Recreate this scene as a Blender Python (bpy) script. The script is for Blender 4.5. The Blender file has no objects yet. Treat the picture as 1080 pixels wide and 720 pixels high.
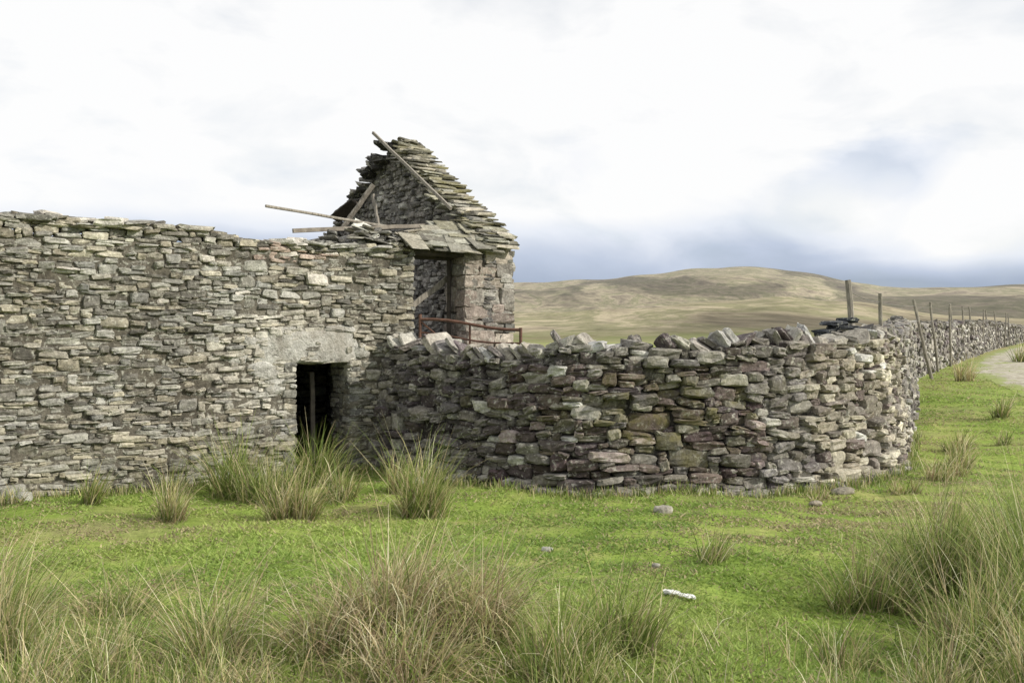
import bpy, math, numpy as np
from mathutils import Vector
R = np.random.RandomState(7)
scene = bpy.context.scene
def link(o, parent=None):
    scene.collection.objects.link(o)
    if parent: o.parent = parent
    return o
# ------------------------------------------------------------------ mesh helpers
def make_mesh(name, V, F, C=None, mat=None, parent=None, smooth=False, origin=None):
    V = np.asarray(V, dtype=np.float32).reshape(-1, 3); F = np.asarray(F, dtype=np.int32)
    if origin is not None: V = V - np.asarray(origin, dtype=np.float32)
    n = F.shape[1]; me = bpy.data.meshes.new(name)
    me.vertices.add(len(V)); me.vertices.foreach_set("co", V.ravel())
    me.loops.add(F.size); me.loops.foreach_set("vertex_index", F.ravel())
    me.polygons.add(len(F)); me.polygons.foreach_set("loop_start", np.arange(0, F.size, n, dtype=np.int32))
    me.polygons.foreach_set("loop_total", np.full(len(F), n, dtype=np.int32))
    me.polygons.foreach_set("use_smooth", np.full(len(F), smooth, dtype=bool))
    me.update(calc_edges=True); me.validate()
    if C is not None:
        a = me.color_attributes.new("col", 'FLOAT_COLOR', 'POINT')
        a.data.foreach_set("color", np.asarray(C, dtype=np.float32).ravel())
    o = bpy.data.objects.new(name, me)
    if origin is not None: o.location = [float(v) for v in origin]
    if mat: me.materials.append(mat)
    return link(o, parent)
def merge(parts):
    V, F, C, k = [], [], [], 0
    for v, f, c in parts:
        V.append(v); F.append(f + k); C.append(c); k += len(v)
    return np.concatenate(V), np.concatenate(F), np.concatenate(C)
def cube_grid(s):
    idx, P = {}, []
    def vid(i, j, k):
        if (i, j, k) not in idx:
            idx[(i, j, k)] = len(P); P.append((2*i/s-1, 2*j/s-1, 2*k/s-1))
        return idx[(i, j, k)]
    F = []
    for a in range(s):
        for b in range(s):
            F.append([vid(a,b,0),vid(a,b+1,0),vid(a+1,b+1,0),vid(a+1,b,0)])
            F.append([vid(a,b,s),vid(a+1,b,s),vid(a+1,b+1,s),vid(a,b+1,s)])
            F.append([vid(a,0,b),vid(a+1,0,b),vid(a+1,0,b+1),vid(a,0,b+1)])
            F.append([vid(a,s,b),vid(a,s,b+1),vid(a+1,s,b+1),vid(a+1,s,b)])
            F.append([vid(0,a,b),vid(0,a,b+1),vid(0,a+1,b+1),vid(0,a+1,b)])
            F.append([vid(s,a,b),vid(s,a+1,b),vid(s,a+1,b+1),vid(s,a,b+1)])
    return np.array(P), np.array(F)
GRIDS = {s: cube_grid(s) for s in (1, 2, 3, 4, 5, 12, 20)}
def stones(cen, ax, half, col, seg=3, k=7.0, jit=0.2, noise=0.05, rng=R, ex=.75):
    """cen (N,3), ax (N,3,3) rows are local axes, half (N,3), col (N,4)"""
    cen = np.asarray(cen, float); ax = np.asarray(ax, float); half = np.asarray(half, float); col = np.asarray(col, float)
    P, F = GRIDS[seg]; N = len(cen); M = len(P)
    nrm = (np.abs(P)**k).sum(1)**(1/k)
    Q = P / nrm[:, None]
    Q = np.sign(Q)*np.abs(Q)**(ex if seg > 2 and seg < 9 else 1)
    corners = np.array([(a, b, c) for a in (-1, 1) for b in (-1, 1) for c in (-1, 1)])
    W = np.prod((1 + P[:, None, :]*corners[None])/2, axis=2)
    J = rng.uniform(-jit*1.5, jit*0.35, (N, 8, 3)) * corners[None]
    L = Q[None] + np.einsum('mc,ncd->nmd', W, J) + rng.normal(0, noise, (N, M, 3))
    L = L * half[:, None, :]
    V = cen[:, None, :] + np.einsum('nmi,nij->nmj', L, ax)
    FF = (F[None] + (np.arange(N)*M)[:, None, None]).reshape(-1, 4)
    CC = np.repeat(col, M, axis=0)
    return V.reshape(-1, 3), FF, CC
def box_pts(b8, col):
    F = np.array([[3,2,1,0],[4,5,6,7],[0,1,5,4],[1,2,6,5],[2,3,7,6],[3,0,4,7]])
    return np.array(b8, float), F, np.tile(np.array(col, float), (8, 1))
def rot_axes(t, n, tilt, yaw, roll):
    t = np.asarray(t, float); n = np.asarray(n, float); u = np.array([0, 0, 1.0])
    ct, st = math.cos(tilt), math.sin(tilt); t2 = t*ct+u*st; u2 = u*ct-t*st
    cy, sy = math.cos(yaw), math.sin(yaw); t3 = t2*cy+n*sy; n2 = n*cy-t2*sy
    cr, sr = math.cos(roll), math.sin(roll); n3 = n2*cr+u2*sr; u3 = u2*cr-n2*sr
    return np.array([t3, n3, u3])
# ------------------------------------------------------------------ terrain
def sm(x): x = np.clip(x, 0, 1); return x*x*(3-2*x)
def gz(x, y):
    x = np.asarray(x, float); y = np.asarray(y, float); r = np.hypot(x, y)+1e-6
    az = np.degrees(np.arctan2(x, y))
    b = .42*sm((y-12)/13)+.33*sm((y-25)/28)+.5*sm((y-60)/120)+.1*sm((x-5.2)/4)*sm((y-9)/6)
    und = .035*np.sin(1.7*x+.6*y)*np.sin(.9*y-.5*x+1)+.026*np.sin(3.9*x-1.1*y)*np.sin(3.1*y+2)+.016*np.sin(8*x+2*y)*np.sin(7*y-3*x)
    und = und*np.clip(1.2-r/60, 0, 1)
    und2 = .25*np.sin(x*.05+1)*np.sin(y*.043)*sm((r-60)/60)
    dipz = -.16*np.exp(-(((x-2.0)/.9)**2+((y-5.4)/1.0)**2))+.1*np.exp(-(((x+.45)/.7)**2+((y-5.0)/.6)**2))
    A1 = [-180,-60,-28,.3,6,9.7,12.4,14.9,17.4,20.4,23.7,27.2,35,60,180]
    E1 = [30,60,60,51,56,64,68,66,58,47,46,49,60,50,30]
    A2 = [-180,-40,.3,6,9.7,12.4,15.5,19,23.7,27.2,40,180]
    E2 = [5,15,20,24,29,34,36,31,17,15,15,5]
    cz = np.clip(np.cos(np.radians(az)), .3, 1)
    h1 = (np.interp(az, A1, E1)/1050*1250*cz+1.6)*(1+.012*np.sin(az*1.9+1))
    z1 = h1*(sm((r-420)/830)*.94+.06*sm((r-1000)/250))*(1-.4*sm((r-1300)/2500))
    wx = np.sin(x*.011+1.3*np.sin(y*.007))*np.sin(y*.009+1.1*np.sin(x*.006+2))
    z1 = z1+(5*wx+1.6*np.sin(x*.031+y*.013)*np.sin(y*.027))*sm((r-450)/200)*(1-sm((r-950)/250))
    h2 = (np.interp(az, A2, E2)/1050*400*cz+.4)*(1+.03*np.sin(az*1.3+1))
    z2 = h2*sm((r-110)/290)*(1-.6*sm((r-420)/300))
    z2 = z2+ .6*np.sin(x*.04+y*.01)*np.sin(y*.035+1)*sm((r-150)/100)*(1-sm((r-330)/70))
    return b+und+und2+dipz+np.maximum(z1, z2)
# ------------------------------------------------------------------ materials
def new_mat(name):
    m = bpy.data.materials.new(name); m.use_nodes = True
    nt = m.node_tree; b = nt.nodes["Principled BSDF"]; return m, nt, b
def noise(nt, vec, scale, detail=6, rough=.6, dist=0):
    n = nt.nodes.new("ShaderNodeTexNoise"); n.inputs["Scale"].default_value = scale
    n.inputs["Detail"].default_value = detail; n.inputs["Roughness"].default_value = rough; n.inputs["Distortion"].default_value = dist
    if vec is not None: nt.links.new(vec, n.inputs["Vector"])
    return n.outputs["Fac"]
def ramp(nt, fac, pts):
    r = nt.nodes.new("ShaderNodeValToRGB"); e = r.color_ramp.elements
    while len(e) < len(pts): e.new(.5)
    for i, (p, c) in enumerate(pts):
        e[i].position = p; e[i].color = c if isinstance(c, tuple) and len(c) == 4 else ((*c, 1) if isinstance(c, tuple) else (c, c, c, 1))
    nt.links.new(fac, r.inputs[0]); return r.outputs[0]
def mix(nt, fac, a, b, mode='MIX'):
    m = nt.nodes.new("ShaderNodeMix"); m.data_type = 'RGBA'; m.blend_type = mode
    for s, v in ((m.inputs[0], fac), (m.inputs[6], a), (m.inputs[7], b)):
        if isinstance(v, (int, float)): s.default_value = v
        elif isinstance(v, tuple): s.default_value = (*v, 1) if len(v) == 3 else v
        else: nt.links.new(v, s)
    return m.outputs[2]
def math_n(nt, op, a, b=None, c=None):
    m = nt.nodes.new("ShaderNodeMath"); m.operation = op
    for i, v in enumerate((a, b, c)):
        if v is None: continue
        if isinstance(v, (int, float)): m.inputs[i].default_value = v
        else: nt.links.new(v, m.inputs[i])
    return m.outputs[0]
def bump(nt, b, h, strength, dist):
    n = nt.nodes.new("ShaderNodeBump"); n.inputs["Strength"].default_value = strength; n.inputs["Distance"].default_value = dist
    nt.links.new(h, n.inputs["Height"]); nt.links.new(n.outputs[0], b.inputs["Normal"])
def stone_mat(name, lichen=.5, bmp=.7):
    m, nt, b = new_mat(name)
    g = nt.nodes.new("ShaderNodeNewGeometry").outputs["Position"]
    a = nt.nodes.new("ShaderNodeAttribute"); a.attribute_name = "col"
    n1 = noise(nt, g, 9, 8, .65); n2 = noise(nt, g, 38, 6, .7); n3 = noise(nt, g, 19, 5, .7, .5); n4 = noise(nt, g, 5, 6, .7); n5 = noise(nt, g, 1.3, 4, .6)
    c = mix(nt, 1.0, a.outputs["Color"], ramp(nt, n1, [(.3, .55), (.7, 1.4)]), 'MULTIPLY')
    c = mix(nt, 1.0, c, ramp(nt, n2, [(.3, .62), (.7, 1.38)]), 'MULTIPLY')
    c = mix(nt, 1.0, c, ramp(nt, n5, [(.35, (.8, .775, .74)), (.65, (1.15, 1.15, 1.14))]), 'MULTIPLY')
    c = mix(nt, math_n(nt, 'MULTIPLY', ramp(nt, n3, [(.56, 0.0), (.63, 1.0)]), lichen), c, (.5, .5, .43))
    mf = math_n(nt, 'MULTIPLY', a.outputs["Alpha"], ramp(nt, n4, [(.35, 0.0), (.6, 1.0)]))
    c = mix(nt, mf, c, (.15, .135, .045))
    nt.links.new(c, b.inputs["Base Color"]); b.inputs["Roughness"].default_value = .9
    b.inputs["Specular IOR Level"].default_value = .25
    h = math_n(nt, 'ADD', n1, math_n(nt, 'MULTIPLY', n2, .6))
    bump(nt, b, h, bmp, .025); return m
M_BARN = stone_mat("barn_stone", .6, .9); M_WALL = stone_mat("field_stone", .6, .9); M_SLATE = stone_mat("roof_slate", .35, .5)
M_LOOSE = stone_mat("loose_stone", .3)
def simple_mat(name, c1, c2, scale=20, rough=.85, bmp=.3, stretch=None):
    m, nt, b = new_mat(name)
    tc = nt.nodes.new("ShaderNodeTexCoord").outputs["Object"]
    if stretch:
        mp = nt.nodes.new("ShaderNodeMapping"); mp.inputs["Scale"].default_value = stretch; nt.links.new(tc, mp.inputs[0]); tc = mp.outputs[0]
    n = noise(nt, tc, scale, 8, .65)
    nt.links.new(ramp(nt, n, [(.35, c1), (.68, c2)]), b.inputs["Base Color"]); b.inputs["Roughness"].default_value = rough
    bump(nt, b, n, bmp, .01); return m
M_WOOD = simple_mat("weathered_wood", (.13, .115, .095), (.36, .33, .28), 8, .85, .5, (6, 6, 1))
M_MIDWOOD = simple_mat("aged_wood", (.14, .12, .1), (.3, .27, .22), 9, .85, .5)
M_DARKWOOD = simple_mat("dark_wood", (.02, .018, .015), (.08, .065, .05), 10, .9, .4)
M_RUST = simple_mat("rusty_metal", (.07, .035, .022), (.17, .085, .055), 25, .8, .2)
M_WIRE = simple_mat("fence_wire_metal", (.1, .09, .08), (.2, .19, .18), 25, .6, .1)
M_WOOL = simple_mat("white_wool", (.5, .5, .48), (.85, .85, .83), 30, 1.0, .6)
M_EARTH = simple_mat("earth_floor", (.03, .025, .02), (.07, .055, .04), 3, .95, .4)
m, nt, b = new_mat("concrete_lintel"); M_LINTEL = m
g_ = nt.nodes.new("ShaderNodeNewGeometry").outputs["Position"]
la_, lb_, lc_ = noise(nt, g_, 6, 9, .72), noise(nt, g_, 30, 6, .7), noise(nt, g_, 2.6, 5, .6)
cc = ramp(nt, la_, [(.34, (.2, .19, .17)), (.44, (.44, .43, .39)), (.62, (.62, .61, .56))])
cc = mix(nt, 1.0, cc, ramp(nt, lb_, [(.3, .68), (.7, 1.2)]), 'MULTIPLY'); cc = mix(nt, ramp(nt, lc_, [(.5, 0.0), (.64, .6)]), cc, (.3, .27, .22))
nt.links.new(cc, b.inputs["Base Color"]); b.inputs["Roughness"].default_value = .95
bump(nt, b, math_n(nt, 'ADD', la_, math_n(nt, 'MULTIPLY', lb_, .5)), 1.0, .05)
m, nt, b = new_mat("gravel_path"); M_PATH = m
pos = nt.nodes.new("ShaderNodeNewGeometry").outputs["Position"]; at = nt.nodes.new("ShaderNodeAttribute"); at.attribute_name = "col"
gv = mix(nt, ramp(nt, noise(nt, pos, 5, 8, .8), [(.38, 0.0), (.62, 1.0)]), (.2, .18, .12), (.48, .45, .37))
sepr = nt.nodes.new("ShaderNodeSeparateColor"); nt.links.new(at.outputs["Color"], sepr.inputs[0])
ed = math_n(nt, 'ADD', sepr.outputs[0], math_n(nt, 'MULTIPLY', math_n(nt, 'SUBTRACT', noise(nt, pos, 1.1, 8, .75), .5), 5))
cc = mix(nt, ramp(nt, ed, [(.4, 1.0), (.75, 0.0)]), gv, (.22, .26, .07)); nt.links.new(cc, b.inputs["Base Color"]); b.inputs["Roughness"].default_value = 1
def blade_mat(name):
    m, nt, b = new_mat(name)
    a = nt.nodes.new("ShaderNodeAttribute"); a.attribute_name = "col"
    nt.links.new(a.outputs["Color"], b.inputs["Base Color"]); b.inputs["Roughness"].default_value = .6
    b.inputs["Specular IOR Level"].default_value = .35
    t = nt.nodes.new("ShaderNodeBsdfTranslucent"); nt.links.new(a.outputs["Color"], t.inputs["Color"])
    ms = nt.nodes.new("ShaderNodeMixShader"); ms.inputs[0].default_value = .4
    nt.links.new(b.outputs[0], ms.inputs[1]); nt.links.new(t.outputs[0], ms.inputs[2])
    nt.links.new(ms.outputs[0], nt.nodes["Material Output"].inputs[0]); return m
M_BLADE = blade_mat("grass_blades")
# ground
m, nt, b = new_mat("moorland_ground"); M_GROUND = m
pos = nt.nodes.new("ShaderNodeNewGeometry").outputs["Position"]
ln = nt.nodes.new("ShaderNodeVectorMath"); ln.operation = 'LENGTH'; nt.links.new(pos, ln.inputs[0]); dist = ln.outputs["Value"]
na = noise(nt, pos, 1.1, 8, .65, .3); nb = noise(nt, pos, 14, 6, .7); nc = noise(nt, pos, .45, 5, .6)
near = ramp(nt, na, [(.3, (.14, .21, .04)), (.5, (.22, .3, .06)), (.68, (.33, .33, .12))])
near = mix(nt, ramp(nt, nc, [(.5, 0.0), (.66, .65)]), near, (.28, .24, .13))
near = mix(nt, 1.0, near, ramp(nt, nb, [(.3, .7), (.7, 1.25)]), 'MULTIPLY')
mp = nt.nodes.new("ShaderNodeMapping"); mp.inputs["Scale"].default_value = (1, .3, 3); nt.links.new(pos, mp.inputs[0])
f1 = noise(nt, mp.outputs[0], .022, 12, .7, .5); f2 = noise(nt, mp.outputs[0], .12, 9, .75, .2); f3 = noise(nt, mp.outputs[0], .0085, 5, .55, .6)
far = ramp(nt, f1, [(.36, (.14, .12, .08)), (.44, (.3, .26, .18)), (.5, (.185, .18, .10)), (.55, (.34, .295, .205)), (.64, (.19, .16, .115))])
far = mix(nt, 1.0, far, ramp(nt, f2, [(.33, .65), (.68, 1.25)]), 'MULTIPLY')
far = mix(nt, 1.0, far, ramp(nt, f3, [(.44, .52), (.52, 1.12)]), 'MULTIPLY')  # cloud shadows on the fells, painted into the colour
mid = mix(nt, ramp(nt, noise(nt, pos, .06, 7, .65), [(.4, 0.0), (.62, 1.0)]), (.22, .28, .075), (.3, .27, .14))
mr = nt.nodes.new("ShaderNodeMapRange"); mr.inputs[1].default_value = 18; mr.inputs[2].default_value = 45; nt.links.new(dist, mr.inputs[0])
c = mix(nt, mr.outputs[0], near, mid)
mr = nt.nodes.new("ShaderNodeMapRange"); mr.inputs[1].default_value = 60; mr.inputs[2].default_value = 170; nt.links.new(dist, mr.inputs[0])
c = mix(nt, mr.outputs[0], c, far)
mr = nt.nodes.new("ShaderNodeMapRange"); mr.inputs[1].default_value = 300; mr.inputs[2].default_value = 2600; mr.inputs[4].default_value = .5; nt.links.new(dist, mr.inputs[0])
c = mix(nt, mr.outputs[0], c, (.28, .285, .31))  # bluish air haze painted into the base colour with distance
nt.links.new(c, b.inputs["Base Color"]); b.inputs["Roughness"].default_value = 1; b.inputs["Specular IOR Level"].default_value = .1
bump(nt, b, nb, .6, .04)
# ------------------------------------------------------------------ ground sheet
rad = [0.3*1.042**k for k in range(int(math.log(5500/.3)/math.log(1.042))+1)]
ang = list(np.arange(-36, 36.01, .35))+list(np.arange(39, 322, 3.0))
ang = np.radians(np.array(ang)); rad = np.array(rad)
AA, RR = np.meshgrid(ang, rad); X = RR*np.sin(AA); Y = RR*np.cos(AA)
Vg = np.stack([X, Y, gz(X, Y)], -1).reshape(-1, 3); na_, nr_ = len(ang), len(rad)
i, j = np.meshgrid(np.arange(nr_-1), np.arange(na_), indexing='ij'); j2 = (j+1) % na_
Fg = np.stack([i*na_+j, (i+1)*na_+j, (i+1)*na_+j2, i*na_+j2], -1).reshape(-1, 4)[:, ::-1]
g = make_mesh("ground", Vg, Fg, None, M_GROUND, smooth=True)
g["kind"] = "structure"; g["label"] = "green moorland turf rising to bare distant fells"
# path
pp = np.array([(11.2, 18), (12.3, 22), (13.3, 25.5), (15.4, 30), (18.9, 37), (25.6, 48.5), (35.2, 65)])
def dense(P, step):
    P = np.array(P, float); out = []
    for k in range(len(P)-1):
        p0, p1, p2, p3 = P[max(k-1, 0)], P[k], P[k+1], P[min(k+2, len(P)-1)]
        n = max(2, int(np.linalg.norm(p2-p1)/step))
        for t in np.arange(n)/n:
            out.append(.5*((2*p1)+(-p0+p2)*t+(2*p0-5*p1+4*p2-p3)*t*t+(-p0+3*p1-3*p2+p3)*t**3))
    out.append(P[-1]); return np.array(out)
pd = dense(pp, .3); tg = np.gradient(pd, axis=0); tg /= np.linalg.norm(tg, axis=1)[:, None]; nn = np.stack([tg[:, 1], -tg[:, 0]], -1)
V, F, C = [], [], []; cols_ = 11
for k in range(len(pd)):
    for q in range(cols_):
        f = q/(cols_-1)*2-1; w = f*1.45; p = pd[k]+nn[k]*w
        V.append((p[0], p[1], float(gz(p[0], p[1]))+.02*(1-abs(f)**4)+.006)); e = min(1, (1-abs(f))*2.2)*min(1, k/12); C.append((e, e, e, 1))
for k in range(len(pd)-1):
    for q in range(cols_-1): F.append([k*cols_+q, k*cols_+q+1, (k+1)*cols_+q+1, (k+1)*cols_+q])
pth = make_mesh("path", V, F, C, M_PATH, smooth=True); pth["kind"] = "structure"; pth["label"] = "pale gravel track across the moor"
# ------------------------------------------------------------------ stone packing
def pack(L, top, base, wr, hr, hole=None, res=.02, rng=R, aspect=(1.3, 2.6), snap=.022, tol=None, snp=.85, big=0):
    n = int(L/res); s = (np.arange(n)+.5)*res; T = np.array([top(v) for v in s]); h = np.array([base(v) for v in s])-.06
    hm = hr[0]; joint = np.full(n+1, -9.0)
    if hole is not None:
        a, bb, z0, z1 = hole; sel = (s > a) & (s < bb); h[sel] = z1
    out = []; tol = tol or max(hm*.45, .014)
    while True:
        live = h < T-hm*.4
        if not live.any(): break
        i = int(np.argmin(np.where(live, h, 1e9))); a = i
        while a > 0 and live[a-1] and abs(h[a-1]-h[i]) < tol: a -= 1
        c = i
        while c < n-1 and live[c+1] and abs(h[c+1]-h[i]) < tol: c += 1
        W = (c-a+1)*res; hh = hr[0]+(hr[1]-hr[0])*rng.beta(1.0, 2.2); isbig = rng.rand() < big and h[i]+hr[1]*1.5 < T[i]
        if isbig: hh = hr[1]*rng.uniform(.9, 1.5)
        best = None
        for _ in range(6):
            w = wr[0]+(wr[1]-wr[0])*rng.beta(1.1, 2.2); w = max(w, hh*rng.uniform(*aspect))
            if isbig: w = hh*rng.uniform(1.1, 2.4)
            side = rng.rand() < .5; m_ = max(1, int(w/res)); e = a+m_ if side else c+1-m_
            if W <= w+wr[0]*.8 or e <= a or e > c: best = (0, None, side, w); break
            lo, hi = max(0, e-2), min(n, e+2); sc = h[i]-joint[lo:hi+1].max()
            if best is None or sc > best[0]: best = (sc, e, side, w)
            if sc > .08: break
        _, e, side, w = best
        if e is not None:
            if side: c = e-1
            else: a = e
        elif W > wr[1]*1.25: c = (a+c)//2
        W = (c-a+1)*res
        z0 = h[a:c+1].mean()
        if W < wr[0]*.8:
            nb_ = [h[k] for k in (a-1, c+1) if 0 <= k < n and h[k] > z0+.01]
            if nb_: hh = min(max(min(nb_)-z0, .02), hr[1]*1.1)
        else:
            hh = min(hh, W/.9)
            nb_ = [h[k] for k in (a-1, c+1) if 0 <= k < n and abs(h[k]-z0-hh) < snap and h[k]-z0 > .015]
            if nb_ and rng.rand() < snp: hh = nb_[0]-z0
        hh = max(hh, .018); hh = min(hh, max(T[i]+.03-z0, .025))
        out.append((s[a]-res/2, s[c]+res/2, z0, z0+hh)); h[a:c+1] = z0+hh
        joint[a] = z0+hh; joint[c+1] = z0+hh
        if c > a: joint[a+1:c+1] = -9
    return out
PB = np.array([(.30,.285,.245),(.35,.325,.26),(.275,.27,.245),(.185,.178,.155),(.34,.335,.3),(.145,.138,.122),(.39,.365,.3),(.25,.23,.185),(.24,.238,.222),(.345,.34,.315)])
PW = np.array([(.19,.18,.165),(.145,.137,.128),(.115,.104,.102),(.26,.25,.225),(.18,.168,.155),(.34,.33,.295),(.13,.122,.12),(.095,.08,.083),(.23,.215,.19)])
PG = np.array([(.36,.31,.27),(.39,.35,.3),(.3,.265,.23),(.32,.275,.245),(.27,.255,.23)])
PS = np.array([(.24,.235,.205),(.3,.285,.24),(.17,.165,.15),(.36,.335,.28),(.13,.125,.11),(.26,.25,.19),(.31,.31,.27)])
def pick(pal, rng=R, moss=0.0):
    c = pal[rng.randint(len(pal))]*rng.uniform(.74, 1.24); return [c[0], c[1], c[2], moss]
def wall_face(posf, rects, pal, depth=.1, prot=.022, seg=3, k=9, jit=.14, tint=None, batter=0., shrink=.985, tiltsd=.035, ov=.004, nz=.04, ex=.75):
    cen, ax, hf, cl = [], [], [], []
    for (s0, s1, z0, z1) in rects:
        s = (s0+s1)/2; z = (z0+z1)/2; p, t, n = posf(s)
        o = R.normal(0, prot)-depth-batter*z
        cen.append((p[0]+n[0]*o, p[1]+n[1]*o, z)); ax.append(rot_axes((t[0], t[1], 0), (n[0], n[1], 0), R.normal(0, tiltsd)*min(1.5, .12/(s1-s0)), R.normal(0, .06), R.normal(0, .1)))
        hf.append(((s1-s0)/2*shrink+ov, depth, (z1-z0)/2*shrink+ov)); c = pick(pal)
        if tint: c = tint(s, z, c)
        cl.append(c)
    return stones(cen, ax, hf, cl, seg, k, jit, nz, ex=ex)
# ------------------------------------------------------------------ BARN
B0 = np.array([-4.84, 9.4]); BT = np.array([.818, .575]); BN = np.array([.575, -.818]); IN = -BN
def bp(t, d, z): p = B0+BT*t+IN*d; return (p[0], p[1], z)
def empty(name, loc, label, cat):
    e = bpy.data.objects.new(name, None); e.location = loc; link(e); e["label"] = label; e["category"] = cat; return e
barn = empty("ruined_barn", (0, 0, 0), "roofless ruined stone barn with surviving slated gable", "barn")
T0 = -2.6
def fpos(s): p = B0+BT*(T0+s); return p, BT, BN
def btop(s):
    t = T0+s; z = np.interp(t, [-3, 0, 1.1, 1.9, 2.35, 2.5, 4.5], [2.74, 2.72, 2.72, 2.67, 2.64, 2.58, 2.66])
    return z+.015*math.sin(t*5)+.01*math.sin(t*13)
def btint(s, z, c):
    t = T0+s
    if 2.1 < t < 4.0 and 1.1 < z < 1.85 or (1.9 < t < 3.0 and .7 < z < 1.5):
        if R.rand() < .65: c = [.37+c[0]*.25, .355+c[1]*.25, .31+c[2]*.25, 0]
    if 2.5 < t < 3.4 and 2.4 < z < 2.62 and R.rand() < .6: c = [.36, .29, .25, 0]
    if t > 3.6: c = [v*.87 for v in c[:3]]+[.15]
    if z > 2.45: c = [min(v*1.2, .5) for v in c[:3]]+[0]
    if R.rand() < .02: c = [.54, .51, .46, 0]
    if z < .5: c[3] = .3
    return c
rects = pack(4.52-T0, btop, lambda s: 0, (.05, .40), (.02, .095), hole=(2.98-T0, 3.62-T0, 0, 1.27), aspect=(1.2, 4.2), tol=.02, snp=.6, big=.05)
BC = (.12, .11, .09, 0)
parts = [wall_face(fpos, rects, PB, .1, .014, 4, tint=btint, k=7, jit=.18, nz=.045, tiltsd=.1, ov=.005)]
parts.append(wall_face(lambda s: (B0+BT*(4.52+s), BT, BN), pack(.7, lambda s: 1.5, lambda s: 0, (.1, .36), (.05, .12)), PB, .1, .02, 3))
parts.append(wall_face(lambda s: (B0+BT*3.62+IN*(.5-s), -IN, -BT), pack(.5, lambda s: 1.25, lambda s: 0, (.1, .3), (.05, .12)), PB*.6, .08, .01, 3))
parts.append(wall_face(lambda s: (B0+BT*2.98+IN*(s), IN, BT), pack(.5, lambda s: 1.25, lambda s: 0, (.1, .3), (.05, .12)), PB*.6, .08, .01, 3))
dk = (.035, .03, .026, 0)
def pbox(t0, t1, d0, d1, z0, z1, col=dk):
    return box_pts([bp(t0,d0,z0),bp(t1,d0,z0),bp(t1,d1,z0),bp(t0,d1,z0),bp(t0,d0,z1),bp(t1,d0,z1),bp(t1,d1,z1),bp(t0,d1,z1)], col)
parts += [pbox(T0, 2.9, .03, .5, -.2, 2.54, BC), pbox(2.9, 3.7, .1, .5, 1.35, 2.5, BC), pbox(3.7, 4.45, .03, .5, -.2, 2.55, BC), pbox(2.9, 3.7, .03, .095, 1.66, 2.5, BC), pbox(4.45, 5.25, .11, .5, -.2, 1.42, BC)]
cen, ax, hf, cl = [], [], [], []
for q in range(420):
    t = R.uniform(T0, 4.5); d = R.uniform(.04, .48); z = btop(t-T0)+R.uniform(-.06, .03)
    if q % 9 == 0 and t < 2.4: z += .03
    cen.append(bp(t, d, z)); a = R.normal(math.atan2(BT[1], BT[0]), .35); ax.append(rot_axes((math.cos(a), math.sin(a), 0), (-math.sin(a), math.cos(a), 0), R.normal(0, .07), 0, R.normal(0, .1)))
    w = R.uniform(.04, .2); hf.append((w, w*R.uniform(.5, .9), R.uniform(.014, .04))); c = pick(PB)
    if R.rand() < .18: c = [.52, .5, .46, 0]
    cl.append(c)
for q in range(70):
    t = R.uniform(3.3, 4.5); z = btop(t-T0)+abs(R.normal(0, .05)); cen.append(bp(t, R.uniform(.05, .5), z)); a = R.uniform(0, 3.14)
    ax.append(rot_axes((math.cos(a), math.sin(a), 0), (-math.sin(a), math.cos(a), 0), R.normal(0, .25), 0, R.normal(0, .3))); w = R.uniform(.05, .15); hf.append((w, w*.7, R.uniform(.01, .03))); v = R.uniform(.07, .3); cl.append([v, v*.97, v*.9, 0])
parts.append(stones(cen, ax, hf, cl, 3, 8, .2, .05))
V, F, C = merge(parts); make_mesh("front_wall", V, F, C, M_BARN, barn)
# quoined pier
parts = []
pt = lambda s: 2.72
parts.append(wall_face(lambda s: (B0+BT*(5.2+s), BT, BN), pack(.77, pt, lambda s: 0, (.16, .42), (.11, .26)), PG, .12, .008, 4, 12, .07, tiltsd=.01))
parts.append(wall_face(lambda s: (B0+BT*5.2+IN*(.5-s), -IN, -BT), pack(.5, pt, lambda s: 0, (.2, .4), (.12, .25)), PG*.8, .1, .008, 3, 12, .06, tiltsd=.01))
parts.append(pbox(5.28, 5.9, .05, .5, -.2, 2.66, (.2, .18, .15, 0)))
V, F, C = merge(parts); o = make_mesh("quoin_pier", V, F, C, M_BARN, barn)
# gable
GH = 2.5; TI, TO = 5.47, 5.97
def gtop(d): return 2.74+.66*(GH-abs(d-GH))-.03
GD = 5.0
def gbroken(d):
    z = min(gtop(d), 4.30)
    if d > GH+.1: z += .06*math.sin(d*9)+.04*math.sin(d*23)-.03
    return z
parts = []
gt = lambda s, z, c: ([v*.82 for v in c[:3]]+[0]) if R.rand() > .1 else [.4, .39, .36, 0]
PGI = np.array([(.23,.22,.21),(.17,.165,.16),(.28,.265,.245),(.14,.135,.13),(.33,.31,.29)])
parts.append(wall_face(lambda s: (B0+BT*TI+IN*s, IN, -BT), pack(GD, gbroken, lambda s: 0, (.06, .28), (.03, .12), aspect=(1, 2.6)), PGI, .1, .018, 4, 5.5, .2, tint=gt, tiltsd=.1))
parts.append(wall_face(lambda s: (B0+BT*TO+IN*s, IN, BT), pack(GD, gbroken, lambda s: 0, (.12, .4), (.07, .16)), PB, .1, .02, 2, tint=gt))
ks = np.linspace(.1, GD-.1, 26); V, F = [], []
for d in ks:
    for t in (TI+.035, TO-.06):
        V.append(bp(t, d, -.2)); V.append(bp(t, d, gbroken(d)-.06))
for q in range(len(ks)-1):
    a = q*4; bq = a+4
    F += [[a, bq, bq+1, a+1], [a+2, a+3, bq+3, bq+2], [a+1, bq+1, bq+3, a+3]]
F += [[0, 1, 3, 2], [len(V)-4, len(V)-2, len(V)-1, len(V)-3]]
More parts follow.
